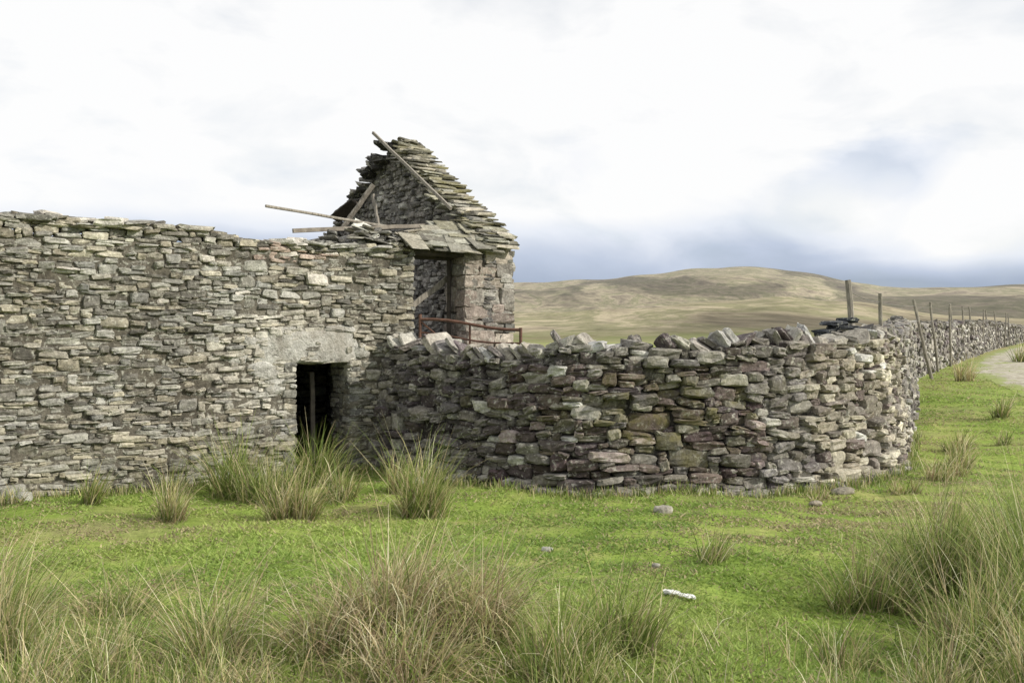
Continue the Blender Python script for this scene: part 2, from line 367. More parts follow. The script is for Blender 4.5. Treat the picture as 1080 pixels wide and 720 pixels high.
parts.append((np.array(V), np.array(F), np.tile([.15, .14, .13, 0], (len(V), 1))))
cen, ax, hf, cl = [], [], [], []
for q in range(300):
    d = R.uniform(GH-.2, GD); t = R.uniform(TI-.1, TO)
    cen.append(bp(t, d, gbroken(d)+R.uniform(-.08, .08))); a = R.uniform(0, 6.28)
    ax.append(rot_axes((math.cos(a), math.sin(a), 0), (-math.sin(a), math.cos(a), 0), R.normal(0, .25), 0, R.normal(0, .25)))
    w = R.uniform(.05, .18); hf.append((w, w*.7, R.uniform(.015, .045))); c = pick(PGI); cl.append([v*.4 for v in c[:3]]+[0] if R.rand() < .75 else c)
parts.append(stones(cen, ax, hf, cl, 3, 7, .25, .06))
V, F, C = merge(parts); make_mesh("gable_wall", V, F, C, M_BARN, barn)
# rear wall
parts = [wall_face(lambda s: (B0+BT*(T0+s)+IN*4.6, BT, BN), pack(TI-T0, lambda s: 2.2+.15*math.sin(s*3), lambda s: 0, (.15, .45), (.08, .17)), PB, .1, .02, 2), pbox(T0, TI, 4.7, 5.0, -.2, 2.1)]
V, F, C = merge(parts); make_mesh("rear_wall", V, F, C, M_BARN, barn)
V, F, C = merge([pbox(T0, TI, .5, 4.6, 1.32, 1.42)]); make_mesh("loft_floor", V, F, None, M_DARKWOOD, barn)
V, F, C = merge([pbox(T0, TI, .0, 4.6, -.3, .03)]); make_mesh("earth_floor", V, F, None, M_EARTH, barn)
# slated verge + eaves remnant
th = math.atan(.66); UP = np.array([IN[0]*math.cos(th), IN[1]*math.cos(th), math.sin(th)]); AL = np.array([BT[0], BT[1], 0]); NM = np.cross(AL, UP)
if NM[2] < 0: NM = -NM
def slate(t, sl, lift, hw, hl, ht, yaw, pitch, cen, ax, hf, cl, pal=PS, moss=0):
    p = np.array(bp(t, 0, 2.70))+UP*sl+NM*lift
    a = AL*math.cos(yaw)+UP*math.sin(yaw); u = UP*math.cos(yaw)-AL*math.sin(yaw)
    u2 = u*math.cos(pitch)+NM*math.sin(pitch); n2 = np.cross(a, u2)
    cen.append(p); ax.append(np.array([a, u2, n2])); hf.append((hw, hl, ht)); cl.append(pick(pal, moss=moss))
cen, ax, hf, cl = [], [], [], []
SL = GH/math.cos(th)
sl = .06
while sl < SL-.1:
    fr = sl/SL
    for layer in range(3):
        t = TI-.04+.06*fr+R.uniform(-.08, .05)
        while t < TO-.12:
            w = R.uniform(.09, .2)
            slate(min(t+w, TO+.02-w), sl+R.uniform(-.04, .04), .02+layer*.035+R.uniform(-.01, .025), w, R.uniform(.11, .17), R.uniform(.01, .021), R.normal(0, .1), -.36+R.normal(0, .06), cen, ax, hf, cl, moss=R.choice([0, .35, .8], p=[.45, .35, .2]))
            t += 2*w*.92
    sl += .105
for q in range(44):
    slate(R.uniform(TI+.02, TO-.12), SL+R.uniform(-.5, -.02), .02+R.uniform(0, .11), R.uniform(.09, .18), R.uniform(.08, .14), .016, R.normal(0, .3), -.55+R.normal(0, .1), cen, ax, hf, cl, moss=.4)
for q in range(8):
    slate(TI-.04+R.uniform(-.08, .05), R.uniform(.1, SL-.4), R.uniform(0, .06), R.uniform(.07, .14), R.uniform(.1, .16), .012, R.normal(0, .3), -.4+R.normal(0, .15), cen, ax, hf, cl)
for row in range(6):   # sagging sheet of larger slates over the opening
    for layer in range(2):
        t = 4.25+row*.14+R.uniform(0, .12)
        while t < TO-.3:
            w = R.uniform(.12, .25); sag = .05*math.sin(max(0, min(1, (t-4.2)/1.2))*math.pi)
            if R.rand() < .92: slate(min(t+w, TO-.02-w), -.02+row*.1+R.uniform(-.03, .03), .02-sag+layer*.03+R.uniform(0, .015), w, R.uniform(.13, .2), .012, R.normal(-.03, .08), -.06+R.normal(0, .07), cen, ax, hf, cl, moss=.15)
            t += 2*w*.95
for q in range(26):
    slate(R.uniform(3.7, 4.6), R.uniform(.0, .35), R.uniform(-.06, -.02), R.uniform(.06, .16), R.uniform(.07, .14), .012, R.uniform(-1, 1), -.57+R.normal(0, .06), cen, ax, hf, cl)
cen.append((-1.80, 12.3, 2.87)); ax.append(rot_axes((.9, .43, 0), (.43, -.9, 0), -.5, .2, .5)); hf.append((.2, .02, .11)); cl.append([.6, .6, .56, 0])
V, F, C = stones(cen, ax, hf, cl, 2, 20, .2, .02); rf = make_mesh("roof", V, F, C, M_SLATE, barn); rf["label"] = "remaining strip of broken stone slates"
# timbers
def beam(a, b_, w, h, name, mat, parent, twist=0., n=8, wob=.003, rnd=False, taper=1.0):
    a = np.array(a, float); b_ = np.array(b_, float); d = b_-a; L = np.linalg.norm(d); d /= L
    r = np.cross(d, (0, 0, 1)); r = r/np.linalg.norm(r) if np.linalg.norm(r) > 1e-4 else np.array([1., 0, 0]); u = np.cross(r, d)
    r, u = r*math.cos(twist)+u*math.sin(twist), u*math.cos(twist)-r*math.sin(twist)
    prof = [(math.cos(q*math.pi/4), math.sin(q*math.pi/4)) for q in range(8)] if rnd else [(-1,-.85),(-.85,-1),(.85,-1),(1,-.85),(1,.85),(.85,1),(-.85,1),(-1,.85)]
    V, F = [], []
    for k in range(n+1):
        f = k/n; c = a+d*L*f+r*R.normal(0, wob)+u*R.normal(0, wob); s = 1+(taper-1)*f
        for x_, y_ in prof: V.append(c+r*x_*w/2*s*R.uniform(.94, 1.06)+u*y_*h/2*s*R.uniform(.94, 1.06))
    for k in range(n):
        for q in range(8): F.append([k*8+q, k*8+(q+1) % 8, (k+1)*8+(q+1) % 8, (k+1)*8+q])
    F += [[0, 3, 2, 1], [0, 5, 4, 3], [0, 7, 6, 5]]; e = n*8; F += [[e, e+1, e+2, e+3], [e, e+3, e+4, e+5], [e, e+5, e+6, e+7]]
    return make_mesh(name, V, F, None, mat, parent, origin=a)
beam((-1.98, 14.2, 4.46), (-.78, 12.75, 3.20), .03, .04, "rafter", M_WOOD, barn, wob=.001)
beam((-2.78, 11.25, 3.04), (-1.55, 12.7, 2.96), .03, .035, "rafter", M_WOOD, barn, rnd=True, wob=.002)
beam((-2.55, 11.6, 2.80), (-1.1, 12.75, 2.98), .04, .05, "rafter", M_MIDWOOD, barn)
beam((-2.36, 13.9, 3.08), (-1.93, 13.9, 3.68), .10, .03, "rafter", M_WOOD, barn, twist=.3)
beam((-1.9, 13.6, 3.5), (-1.8, 13.5, 3.05), .03, .04, "rafter", M_WOOD, barn)
beam((-2.55, 14.3, 3.25), (-2.2, 14.0, 3.45), .16, .04, "rafter", M_DARKWOOD, barn, twist=.5)
beam(bp(4.35, .12, 2.60), bp(5.3, .12, 2.60), .2, .09, "lintel", M_DARKWOOD, barn)
beam(bp(4.35, .36, 2.58), bp(5.3, .36, 2.58), .2, .09, "lintel", M_DARKWOOD, barn)
beam(bp(5.15, .3, 1.45), bp(5.15, .3, 2.54), .05, .07, "door_post", M_DARKWOOD, barn)
beam((-1.36, 12.42, 1.86), (-.76, 12.72, 2.36), .04, .07, "timber_brace", M_WOOD, barn)
beam(bp(4.3, .9, 2.62), bp(5.3, 1.0, 2.95), .08, .1, "rafter", M_DARKWOOD, barn)
beam(bp(3.36, .42, -.02), bp(3.37, .48, 1.15), .05, .05, "door_post", simple_mat("dim_wood", (.05, .045, .037), (.14, .12, .095), 9), barn)
beam(bp(3.02, .4, -.02), bp(3.02, .4, 1.24), .05, .07, "door_post", M_DARKWOOD, barn)
# lintel over low doorway: flat slab with crumbling render spread over neighbouring stones
lp = [stones([bp(3.24, .108, 1.455)], [rot_axes((*BT, 0), (*BN, 0), .02, 0, 0)], [(.6, .13, .2)], [(1, 1, 1, 0)], 20, 6, .14, .019)]
for (t, z, a_, b_) in ((2.70, 1.42, .26, .21), (2.58, 1.2, .24, .17), (2.74, 1.02, .17, .14), (2.35, 1.34, .18, .1), (3.78, 1.42, .14, .12), (2.82, 1.62, .22, .08), (3.5, 1.66, .22, .06), (2.45, 1.52, .14, .08)):
    lp.append(stones([bp(t, .098, z)], [rot_axes((*BT, 0), (*BN, 0), R.normal(0, .1), 0, 0)], [(a_, .102+R.uniform(0, .012), b_)], [(1, 1, 1, 0)], 12, 3.5, .3, .03))
V, F, C = merge(lp)
l = make_mesh("lintel", V, F, C, M_LINTEL, barn, smooth=True); l["label"] = "pale crumbling concrete door lintel"
# ------------------------------------------------------------------ FIELD WALL
WP = dense([(-1.7, 11.65), (-1.1, 11.0), (-.4, 10.4), (.56, 9.9), (1.5, 9.93), (2.5, 10.05), (3.45, 10.45), (4.25, 11.1), (4.74, 11.9), (5.05, 12.7), (5.45, 13.6), (6.05, 15), (7.05, 17.3), (8.55, 20.8), (10.35, 25), (16.2, 35.5), (24.5, 50), (48, 92)], .12)
ds = np.linalg.norm(np.diff(WP, axis=0), axis=1); WS = np.concatenate([[0], np.cumsum(ds)]); WL = WS[-1]
def wpos(s):
    x = np.interp(s, WS, WP[:, 0]); y = np.interp(s, WS, WP[:, 1]); e = .2
    t = np.array([np.interp(s+e, WS, WP[:, 0])-np.interp(s-e, WS, WP[:, 0]), np.interp(s+e, WS, WP[:, 1])-np.interp(s-e, WS, WP[:, 1])]); t /= np.linalg.norm(t)
    return np.array([x, y]), t, np.array([t[1], -t[0]])
def wbase(s): p, _, _ = wpos(s); return float(gz(p[0], p[1]))
def wtop(s):
    p, _, _ = wpos(s); x, y = p
    if y < 13: z = np.interp(x, [-1.7, -.9, -.3, .6, 1.5, 2.6, 3.2, 3.8, 4.4, 5.1], [1.40, 1.35, 1.32, 1.41, 1.44, 1.45, 1.46, 1.49, 1.51, 1.47])
    else: z = max(float(gz(x, y))+np.interp(y, [13, 17, 25, 90], [1.44, 1.33, 1.24, 1.2]), 1.5)
    return z+.03*math.sin(s*2.7)+.02*math.sin(s*7.1)
def wtint(s, z, c):
    p, _, _ = wpos(s); x, y = p
    m = math.exp(-((x-1.6)/1.1)**2-((z-.75)/.5)**2); c = list(c); c[3] = min(.75, m*R.uniform(0, 1.4))
    if R.rand() < .2: c[3] = max(c[3], R.uniform(0, .35))
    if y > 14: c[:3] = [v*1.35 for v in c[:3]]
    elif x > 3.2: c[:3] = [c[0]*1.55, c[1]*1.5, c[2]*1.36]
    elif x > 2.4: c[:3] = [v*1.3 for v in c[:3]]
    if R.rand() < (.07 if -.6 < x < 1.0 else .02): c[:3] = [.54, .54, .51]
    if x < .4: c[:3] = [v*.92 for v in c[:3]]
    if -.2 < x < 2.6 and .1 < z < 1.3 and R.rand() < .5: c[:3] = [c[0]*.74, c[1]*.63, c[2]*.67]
    return c
def seg_pack(sa, sb, wr, hr, seg):
    r = pack(sb-sa, lambda s: wtop(s+sa), lambda s: wbase(s+sa), wr, hr, res=.02 if sb < 40 else .04, aspect=(1.2, 3.2), snap=.02, tol=.03 if seg == 4 else None, snp=.5, big=.04)
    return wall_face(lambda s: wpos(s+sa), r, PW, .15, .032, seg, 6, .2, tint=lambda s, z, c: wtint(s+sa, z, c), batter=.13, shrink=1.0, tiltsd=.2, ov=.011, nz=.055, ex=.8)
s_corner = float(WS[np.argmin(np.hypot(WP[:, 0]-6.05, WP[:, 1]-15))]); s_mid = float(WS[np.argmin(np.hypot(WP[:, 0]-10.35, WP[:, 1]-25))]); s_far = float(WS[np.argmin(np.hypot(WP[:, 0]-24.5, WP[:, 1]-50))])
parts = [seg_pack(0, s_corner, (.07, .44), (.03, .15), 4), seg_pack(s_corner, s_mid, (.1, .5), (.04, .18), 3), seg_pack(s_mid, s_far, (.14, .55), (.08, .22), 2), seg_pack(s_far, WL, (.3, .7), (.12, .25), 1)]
V, F = [], []; st = np.concatenate([np.arange(0, s_far, .25), np.arange(s_far, WL, 1.5)])
for s in st:
    p, t, n = wpos(s); zt = wtop(s)-.04; zb = wbase(s)-.2
    for (o, z) in ((-.11, zb), (-.11-.13*zt, zt), (-.55, zt), (-.75, zb)): V.append((p[0]+n[0]*o, p[1]+n[1]*o, z))
for q in range(len(st)-1):
    a = q*4; bq = a+4
    F += [[a, bq, bq+1, a+1], [a+1, bq+1, bq+2, a+2], [a+2, bq+2, bq+3, a+3]]
F.append([0, 1, 2, 3])
parts.append((np.array(V), np.array(F), np.tile([.055, .05, .045, 0], (len(V), 1))))
# coping
cen, ax, hf, cl = [], [], [], []; s = 0.1
while s < WL:
    p, t, n = wpos(s); far = s > s_mid; z = wtop(s); b_ = .13*min(z, 1.6)
    kind = R.rand(); o = -.14-b_-R.uniform(0, .1)
    if kind < .68:
        hw = R.uniform(.025, .06); hh = R.uniform(.1, .18); tilt = R.choice([1, -1], p=[.8, .2])*R.uniform(.5, 1.2); step = hw*1.9+.035
        ax.append(rot_axes((*t, 0), (*n, 0), tilt, R.normal(0, .25), R.normal(0, .2))); hf.append((hw, R.uniform(.12, .2), hh)); cen.append((p[0]+n[0]*o, p[1]+n[1]*o, z+hh*.4*math.cos(tilt)+.025))
    else:
        hw = R.uniform(.08, .2); hh = R.uniform(.035, .07); step = hw*1.6
        ax.append(rot_axes((*t, 0), (*n, 0), R.normal(.15, .3), R.normal(0, .3), R.normal(0, .15))); hf.append((hw, R.uniform(.12, .2), hh)); cen.append((p[0]+n[0]*o, p[1]+n[1]*o, z+hh*.6+.01))
    c = pick(PW); q = 1.6 if p[0] < 3 else 1.5; c = [min(v*q, .45) for v in c[:3]]+[.1 if R.rand() < .3 else 0]; cl.append(c)
    if R.rand() < .5:
        o2 = o-R.uniform(.12, .25); cen.append((p[0]+n[0]*o2, p[1]+n[1]*o2, z+.03)); ax.append(rot_axes((*t, 0), (*n, 0), R.normal(0, .6), R.normal(0, .5), R.normal(0, .2))); hf.append((.12, .12, R.uniform(.05, .1))); cl.append(c)
    s += step*(1.6 if far else 1.0)
# small dark slate pile lodged behind the coping near the bend
for (x, y, z, hw, hh, tl) in ((3.72, 11.45, 1.72, .17, .03, .02), (3.82, 11.5, 1.67, .22, .03, 0), (3.9, 11.55, 1.76, .07, .03, -.2), (3.6, 11.4, 1.62, .12, .04, .1)):
    cen.append((x, y, z)); ax.append(rot_axes((.75, .66, 0), (.66, -.75, 0), tl, .1, 0)); hf.append((hw, .14, hh)); cl.append([.05, .055, .065, 0])
parts.append(stones(cen, ax, hf, cl, 4, 7, .28, .05, ex=.8))
cen, ax, hf, cl = [], [], [], []
for q in range(60):
    s = R.uniform(.3, s_corner-3); p, t, n = wpos(s); w = R.uniform(.05, .13)
    o = R.uniform(-.05, .05); x, y = p+n*o; cen.append((x, y, float(gz(x, y))+.01)); ax.append(rot_axes((*t, 0), (*n, 0), R.normal(0, .15), R.normal(0, .3), 0)); hf.append((w, w*.7, w*.5)); c = pick(PW); cl.append([v*1.2 for v in c[:3]]+[.2])
parts.append(stones(cen, ax, hf, cl, 3, 5, .25, .06))
V, F, C = merge(parts); fw = make_mesh("dry_stone_wall", V, F, C, M_WALL)
fw["label"] = "grey mossy dry stone wall curving away from the barn"; fw["category"] = "wall"
# ------------------------------------------------------------------ FENCE
fence = empty("wire_fence", (5, 13, 0), "weathered leaning post and wire fence along dry stone wall", "fence")
posts = [((4.6, 12.95, .2), (4.38, 13.0, 2.3), .09), ((6.1, 16.4, .2), (5.98, 16.2, 2.26), .075), ((10.15, 24.0, None), (9.72, 24.1, 2.42), .085), ((12.1, 28.2, None), (11.75, 28.0, 2.5), .075), ((13.85, 31.4, None), (13.7, 31.2, 2.45), .07),
         ((15.3, 34.2, None), (14.95, 34.0, 2.62), .08), ((16.9, 37.2, None), (16.82, 37.2, 2.62), .075), ((18.7, 40.3, None), (18.5, 40.3, 2.7), .08), ((20.6, 43.6, None), (20.65, 43.6, 2.66), .08), ((22.5, 46.9, None), (22.3, 46.9, 2.7), .08), ((24.7, 50.6, None), (24.5, 50.6, 2.75), .08), ((27.2, 55, None), (27.3, 55, 2.75), .09), ((30, 60, None), (29.9, 60, 2.8), .09)]
tops = []
for a, t_, w in posts:
    za = a[2] if a[2] is not None else float(gz(a[0], a[1]))-.15
    o = beam((a[0], a[1], za), t_, w, w, "post", M_WOOD, None, rnd=True, wob=.006, taper=.85)
    o.parent = fence; o.location = Vector(o.location)-fence.location
    tops.append((np.array([a[0], a[1], za]), np.array(t_)))
def tube(P, r, n=6):
    P = [np.array(p, float) for p in P]; V, F = [], []
    for k, p in enumerate(P):
        d = P[min(k+1, len(P)-1)]-P[max(k-1, 0)]; d /= np.linalg.norm(d); rr = np.cross(d, (0, 0, 1)); rr = rr/np.linalg.norm(rr) if np.linalg.norm(rr) > .01 else np.array([1., 0, 0]); u = np.cross(rr, d)
        for q in range(n): V.append(p+r*(rr*math.cos(2*math.pi*q/n)+u*math.sin(2*math.pi*q/n)))
    for k in range(len(P)-1):
        for q in range(n): F.append([k*n+q, k*n+(q+1) % n, (k+1)*n+(q+1) % n, (k+1)*n+q])
    return np.array(V), np.array(F), np.tile([.1, .1, .1, 0], (len(V), 1))
wires = []
for f in (.93, .75):
    for k in range(len(tops)-1):
        a = tops[k][0]*(1-f)+tops[k][1]*f; c = tops[k+1][0]*(1-f)+tops[k+1][1]*f
        wires.append(tube([a*(1-q)+c*q-np.array([0, 0, .12*q*(1-q)]) for q in np.linspace(0, 1, 7)], .005, n=4))
V, F, C = merge(wires); o = make_mesh("wire", V, F, None, M_WIRE, fence); o.location = (-5, -13, 0)
# ------------------------------------------------------------------ RUSTY GATE
A = np.array([-1.08, 11.72, 0]); Bq = np.array([.1, 11.45, 0]); tz = lambda f: 1.77-.12*f; G = []
def gp(f, z): return A*(1-f)+Bq*f+np.array([0, 0, z])
for off in (0, .17, .36, .58, .82): G.append(tube([gp(f, tz(f)-off+(.02*math.sin(f*6+off*5))) for f in np.linspace(0, 1, 8)], .018 if off in (0, .82) else .011, 8))
for f in (0, .5, 1): G.append(tube([gp(f, tz(f)+(.06 if f == 0 else .02 if f else -.3)-q*(.6 if f == .5 else 1)) for q in (0, .3, .6, .9)], .018 if f != .5 else .012, 8))
G.append(tube([gp(0, tz(0)-.02), gp(.5, tz(.5)-.45), gp(1, tz(1)-.8)], .012, 8))
V, F, C = merge(G); gt_ = make_mesh("rusty_gate", V, F, None, M_RUST, smooth=True, origin=A); gt_["label"] = "rusty tubular metal gate leaning behind the stone wall"; gt_["category"] = "gate"
# ------------------------------------------------------------------ LOOSE STONES, WOOL
def loose(x, y, hx, hy, hz, col, name="loose_stone", label="grey field stone lying in short grass", cat="stone", mat=None, sink=.3, jit=.25, nz=.05):
    z = float(gz(x, y)); a = R.uniform(-.4, .4)
    V, F, C = stones([(x, y, z+hz*(1-sink))], [rot_axes((math.cos(a), math.sin(a), 0), (-math.sin(a), math.cos(a), 0), .08, 0, .05)], [(hx, hy, hz)], [col], 5, 3.5, jit, nz, ex=.95)
    o = make_mesh(name, V, F, C, mat or M_LOOSE, origin=(x, y, z), smooth=True); o["label"] = label; o["category"] = cat; return o
for (x, y, a, b_, c_, col) in ((1.34, 8.85, .1, .07, .04, (.36, .34, .29, 0)), (.27, 7.55, .05, .04, .025, (.4, .4, .36, 0)), (-4.55, 9.2, .12, .1, .06, (.34, .34, .3, 0)), (3.3, 9.95, .12, .08, .04, (.28, .26, .21, 0)),
                             (-1.0, 10.4, .1, .08, .04, (.3, .29, .26, 0)), (2.9, 9.5, .07, .05, .03, (.26, .23, .18, 0)), (1.0, 6.9, .03, .025, .02, (.3, .29, .25, 0))):
    o = loose(x, y, a, b_, c_, col); o["group"] = "loose stones on the grass"
gw = float(gz(1.0, 6.08)); cen = [(1.0+dx, 6.08+dy, gw+dz) for dx, dy, dz in ((-.05, .03, .03), (-.02, .01, .032), (.01, 0, .028), (.04, -.02, .024), (.07, -.03, .018), (.0, .03, .03), (.1, -.01, .014))]
V, F, C = stones(cen, [rot_axes((.9, -.3, 0), (.3, .9, 0), R.normal(-.2, .2), R.normal(0, .5), 0) for _ in cen], [(R.uniform(.02, .04), R.uniform(.015, .03), R.uniform(.008, .016)) for _ in cen], [(.8, .8, .8, 0)]*7, 5, 3, .3, .12, ex=1)
o = make_mesh("wool_tuft", V, F, None, M_WOOL, origin=(1.0, 6.08, gw)); o["label"] = "white tuft of sheep wool lying on short grass"; o["category"] = "wool"
# ------------------------------------------------------------------ GRASS
bx = np.concatenate([[-8.1], [B0[0]], [-1.7], WP[:, 0]]); by = np.concatenate([[B0[1]-.575*(8.1-4.84)/.818], [B0[1]], [11.6], WP[:, 1]])
o_ = np.argsort(bx); bx, by = bx[o_], by[o_]
def outside(x, y, m=.04): return y < np.interp(x, bx, by)-m
def pdist(x, y): return np.abs(x-np.interp(y, pd[:, 1], pd[:, 0]))+np.where(y < 18, 9, 0)
def fbm(x, y): return .5+.25*np.sin(x*1.1+.7*np.sin(y*1.3))*np.sin(y*1.4+.5*np.sin(x*.9+2))+.15*np.sin(x*2.9+y*1.3)*np.sin(y*3.3-x)+.1*np.sin(x*7+1)*np.sin(y*6.1)
NB = 560000
d = 3.9*(40/3.9)**R.rand(NB); lat = R.uniform(-.6, .6, NB); x = lat*d; y = d
k = outside(x, y) & (R.rand(NB) > sm((1.35-pdist(x, y))/.7)*.9); x, y, d = x[k], y[k], d[k]; n = len(x)
f = fbm(x, y); lf = .5+.3*np.sin(x*.55+.8*np.sin(y*.5)+1)*np.sin(y*.62+.4*x)+.2*np.sin(x*.9-y*1.3+2)
h = R.uniform(.007, .023, n)*(.5+1.0*f)*np.where(R.rand(n) < .04, 2.4, 1); w = .0033*(1+d/4); a = R.uniform(0, 6.28, n); lean = R.uniform(.5, 2.2, n)*h; la = R.uniform(0, 6.28, n)
z = gz(x, y)-.002
P0 = np.stack([x-np.cos(a)*w, y-np.sin(a)*w, z], -1); P1 = np.stack([x+np.cos(a)*w, y+np.sin(a)*w, z], -1); P2 = np.stack([x+np.cos(la)*lean, y+np.sin(la)*lean, z+h], -1)
V = np.stack([P0, P1, P2], 1).reshape(-1, 3); F = np.arange(3*n).reshape(-1, 3)
g1 = np.array([.27, .38, .085]); g2 = np.array([.43, .50, .15]); g3 = np.array([.16, .255, .06]); st_ = np.array([.54, .46, .27])
mixf = np.clip(f*.65+lf*.75-.14+R.normal(0, .12, n), 0, 1)[:, None]; C = np.where(mixf < .5, g3+(g1-g3)*mixf*2, g1+(g2-g1)*(mixf-.5)*2)
f2_ = fbm(x*2.3+5, y*2.1)
dry = np.clip(.07+.75*np.exp(-((x-3)/1.4)**2-((y-9)/1.5)**2)*f2_*1.6+.65*sm((1.0-f)*2-.8)*f2_*1.6+.12*sm((6-d)/2)+.4*sm((x-3.2)/2)*f2_+.35*sm((lf-.6)*4)*f2_, 0, .85)
isd = R.rand(n) < dry; C[isd] = st_*R.uniform(.4, 1.05, (isd.sum(), 1))
C = np.concatenate([C*R.uniform(.8, 1.15, (n, 1)), np.ones((n, 1))], 1)
o = make_mesh("turf", V, F, np.repeat(C, 3, axis=0), M_BLADE); o["kind"] = "stuff"; o["label"] = "short bright green sheep-cropped grass"
def blades(bx_, by_, bz_, L, az, phi0, phi1, wd, col, segs=5):
    n = len(bx_); pos = np.stack([bx_, by_, bz_], -1); out = np.zeros((n, segs+1, 2, 3)); wa = az+np.pi/2+R.normal(0, .6, n)
    wv = np.stack([np.cos(wa), np.sin(wa), np.zeros(n)], -1)
    for k in range(segs+1):
        t = k/segs; ww = (wd*(1-t**1.6)+.0004)[:, None]
        out[:, k, 0] = pos-wv*ww; out[:, k, 1] = pos+wv*ww
        ph = phi0+phi1*(t+.5/segs)**1.5; st = (L/segs)[:, None]
        pos = pos+st*np.stack([np.sin(ph)*np.cos(az), np.sin(ph)*np.sin(az), np.cos(ph)], -1)
    base = np.arange(n)[:, None]*(segs+1)*2+np.arange(segs)[None]*2
    F = np.stack([base, base+1, base+3, base+2], -1).reshape(-1, 4)
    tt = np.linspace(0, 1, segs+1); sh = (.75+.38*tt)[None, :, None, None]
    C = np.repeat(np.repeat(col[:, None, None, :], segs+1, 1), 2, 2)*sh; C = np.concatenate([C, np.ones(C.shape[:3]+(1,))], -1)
    return out.reshape(-1, 3), F, C.reshape(-1, 4)
RG = np.array([(.21, .28, .065), (.28, .36, .09), (.14, .2, .05), (.36, .41, .13)]); RS = np.array([(.72, .64, .38), (.64, .55, .3), (.8, .73, .5), (.5, .41, .22)]); RBn = np.array([(.4, .3, .19), (.5, .39, .26), (.28, .21, .13)])
def cols(n, g, s):
    r = R.rand(n); c = np.empty((n, 3)); a = r < g; b_ = (r >= g) & (r < g+s); e = ~a & ~b_
    c[a] = RG[R.randint(4, size=a.sum())]; c[b_] = RS[R.randint(4, size=b_.sum())]; c[e] = RBn[R.randint(3, size=e.sum())]
    return np.minimum(c*R.uniform(.7, 1.2, (n, 1)), .85)
def tussock(x, y, h, rad, n, g=.6, s=.3, lean=.5, droop=1.1, label="clump of green and straw coloured rushes", wide=.003, mat_frac=0):
    n = int(n*.85)
    r = rad*np.sqrt(R.rand(n)); a0 = R.uniform(0, 6.28, n); px = x+r*np.cos(a0); py = y+r*np.sin(a0)
    nt_ = max(4, n//28); tx = x+rad*np.sqrt(R.rand(nt_))*np.cos(np.linspace(0, 6.28*7, nt_)); ty = y+rad*np.sqrt(R.rand(nt_))*np.sin(np.linspace(0, 6.28*7, nt_)); ti = R.randint(nt_, size=n)
    px = px*.35+tx[ti]*.65; py = py*.35+ty[ti]*.65; th_ = R.uniform(.6, 1.2, nt_)[ti]; ta = R.uniform(0, 6.28, nt_)[ti]
    a0 = np.arctan2(py-y, px-x); r = np.hypot(px-x, py-y)
    az = np.where(R.rand(n) < .5, a0+R.normal(0, .7, n), ta+R.normal(0, .5, n)); L = h*th_*R.uniform(.4, 1.25, n)*(1-.3*(r/rad)**2); phi0 = np.abs(R.normal(0, .2, n))+lean*r/rad*.8; phi1 = np.abs(R.normal(0, droop*.85, n))
    az = np.where(R.rand(n) < .25, R.normal(.3, .5, n), az)
    if mat_frac:
        mm = R.rand(n) < mat_frac; phi1[mm] += R.uniform(.9, 1.9, mm.sum()); L[mm] *= R.uniform(.8, 1.2, mm.sum())
    dd = math.hypot(x, y); wd = wide*(1+max(0, dd-5)/9)*R.uniform(.5, 1.2, n)
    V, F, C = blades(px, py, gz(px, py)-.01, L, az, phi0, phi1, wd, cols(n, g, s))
    V[:, 2] = np.maximum(V[:, 2], gz(V[:, 0], V[:, 1])+.004*R.rand(len(V)))
    o = make_mesh("rush_tussock", V, F, C, M_BLADE, origin=(x, y, float(gz(x, y)))); o["label"] = label; o["category"] = "rushes"; o["group"] = "rush tussocks around the barn"; return o
LG, LS = "clump of green rushes growing from short turf", "clump of dry straw coloured grass beside stone wall"
for a in [(-3.94, 9.15, .38, .17, 280, .65, .27), (-2.95, 8.55, .44, .19, 350, .4, .5), (-2.75, 9.9, .70, .3, 650, .78, .18), (-2.35, 9.5, .6, .28, 520, .65, .3), (-1.9, 8.6, .54, .24, 520, .4, .5), (-2.1, 10.5, .7, .26, 480, .8, .16),
          (-1.65, 9.6, .46, .22, 300, .5, .4), (-.80, 8.75, .74, .26, 720, .6, .33), (-1.25, 9.9, .46, .24, 280, .5, .4), (1.38, 6.95, .26, .15, 190, .6, .35), (5.3, 11.8, .44, .2, 260, .4, .55), (5.95, 13.3, .42, .22, 220, .5, .45),
          (8.0, 16.3, .5, .18, 180, .6, .35), (10.6, 23.3, .75, .3, 220, .2, .6), (17.8, 34.5, .9, .6, 300, .6, .3), (-4.6, 9.1, .22, .2, 120, .6, .3), (-3.4, 9.9, .34, .3, 160, .6, .3), (6.9, 14, .25, .15, 90, .6, .3), (4.6, 10.7, .34, .2, 200, .35, .55), (3.95, 10.05, .28, .2, 160, .4, .5), (5.0, 11.2, .3, .18, 170, .35, .55), (3.0, 9.75, .2, .15, 90, .4, .5)]:
    tussock(*a, label=LG if a[5] >= .5 else LS)
for a in [(2.2, 6.1, .5, .26, 500, .7, .2), (2.75, 6.45, .74, .34, 1000, .78, .17), (3.25, 6.1, .86, .38, 1300, .76, .18), (2.45, 5.2, .66, .3, 850, .6, .32), (2.9, 5.3, .82, .36, 1200, .7, .25), (1.95, 4.5, .42, .24, 480, .5, .4), (2.4, 4.4, .6, .3, 850, .55, .36), (3.9, 7.3, .6, .32, 550, .78, .17), (3.65, 6.7, .74, .36, 850, .78, .17), (3.05, 5.8, .82, .32, 950, .76, .18), (3.3, 7.4, .42, .3, 350, .7, .24), (1.7, 5.2, .3, .2, 200, .5, .4)]:
    tussock(*a, label="tall wind-bent clump of green moorland rushes")
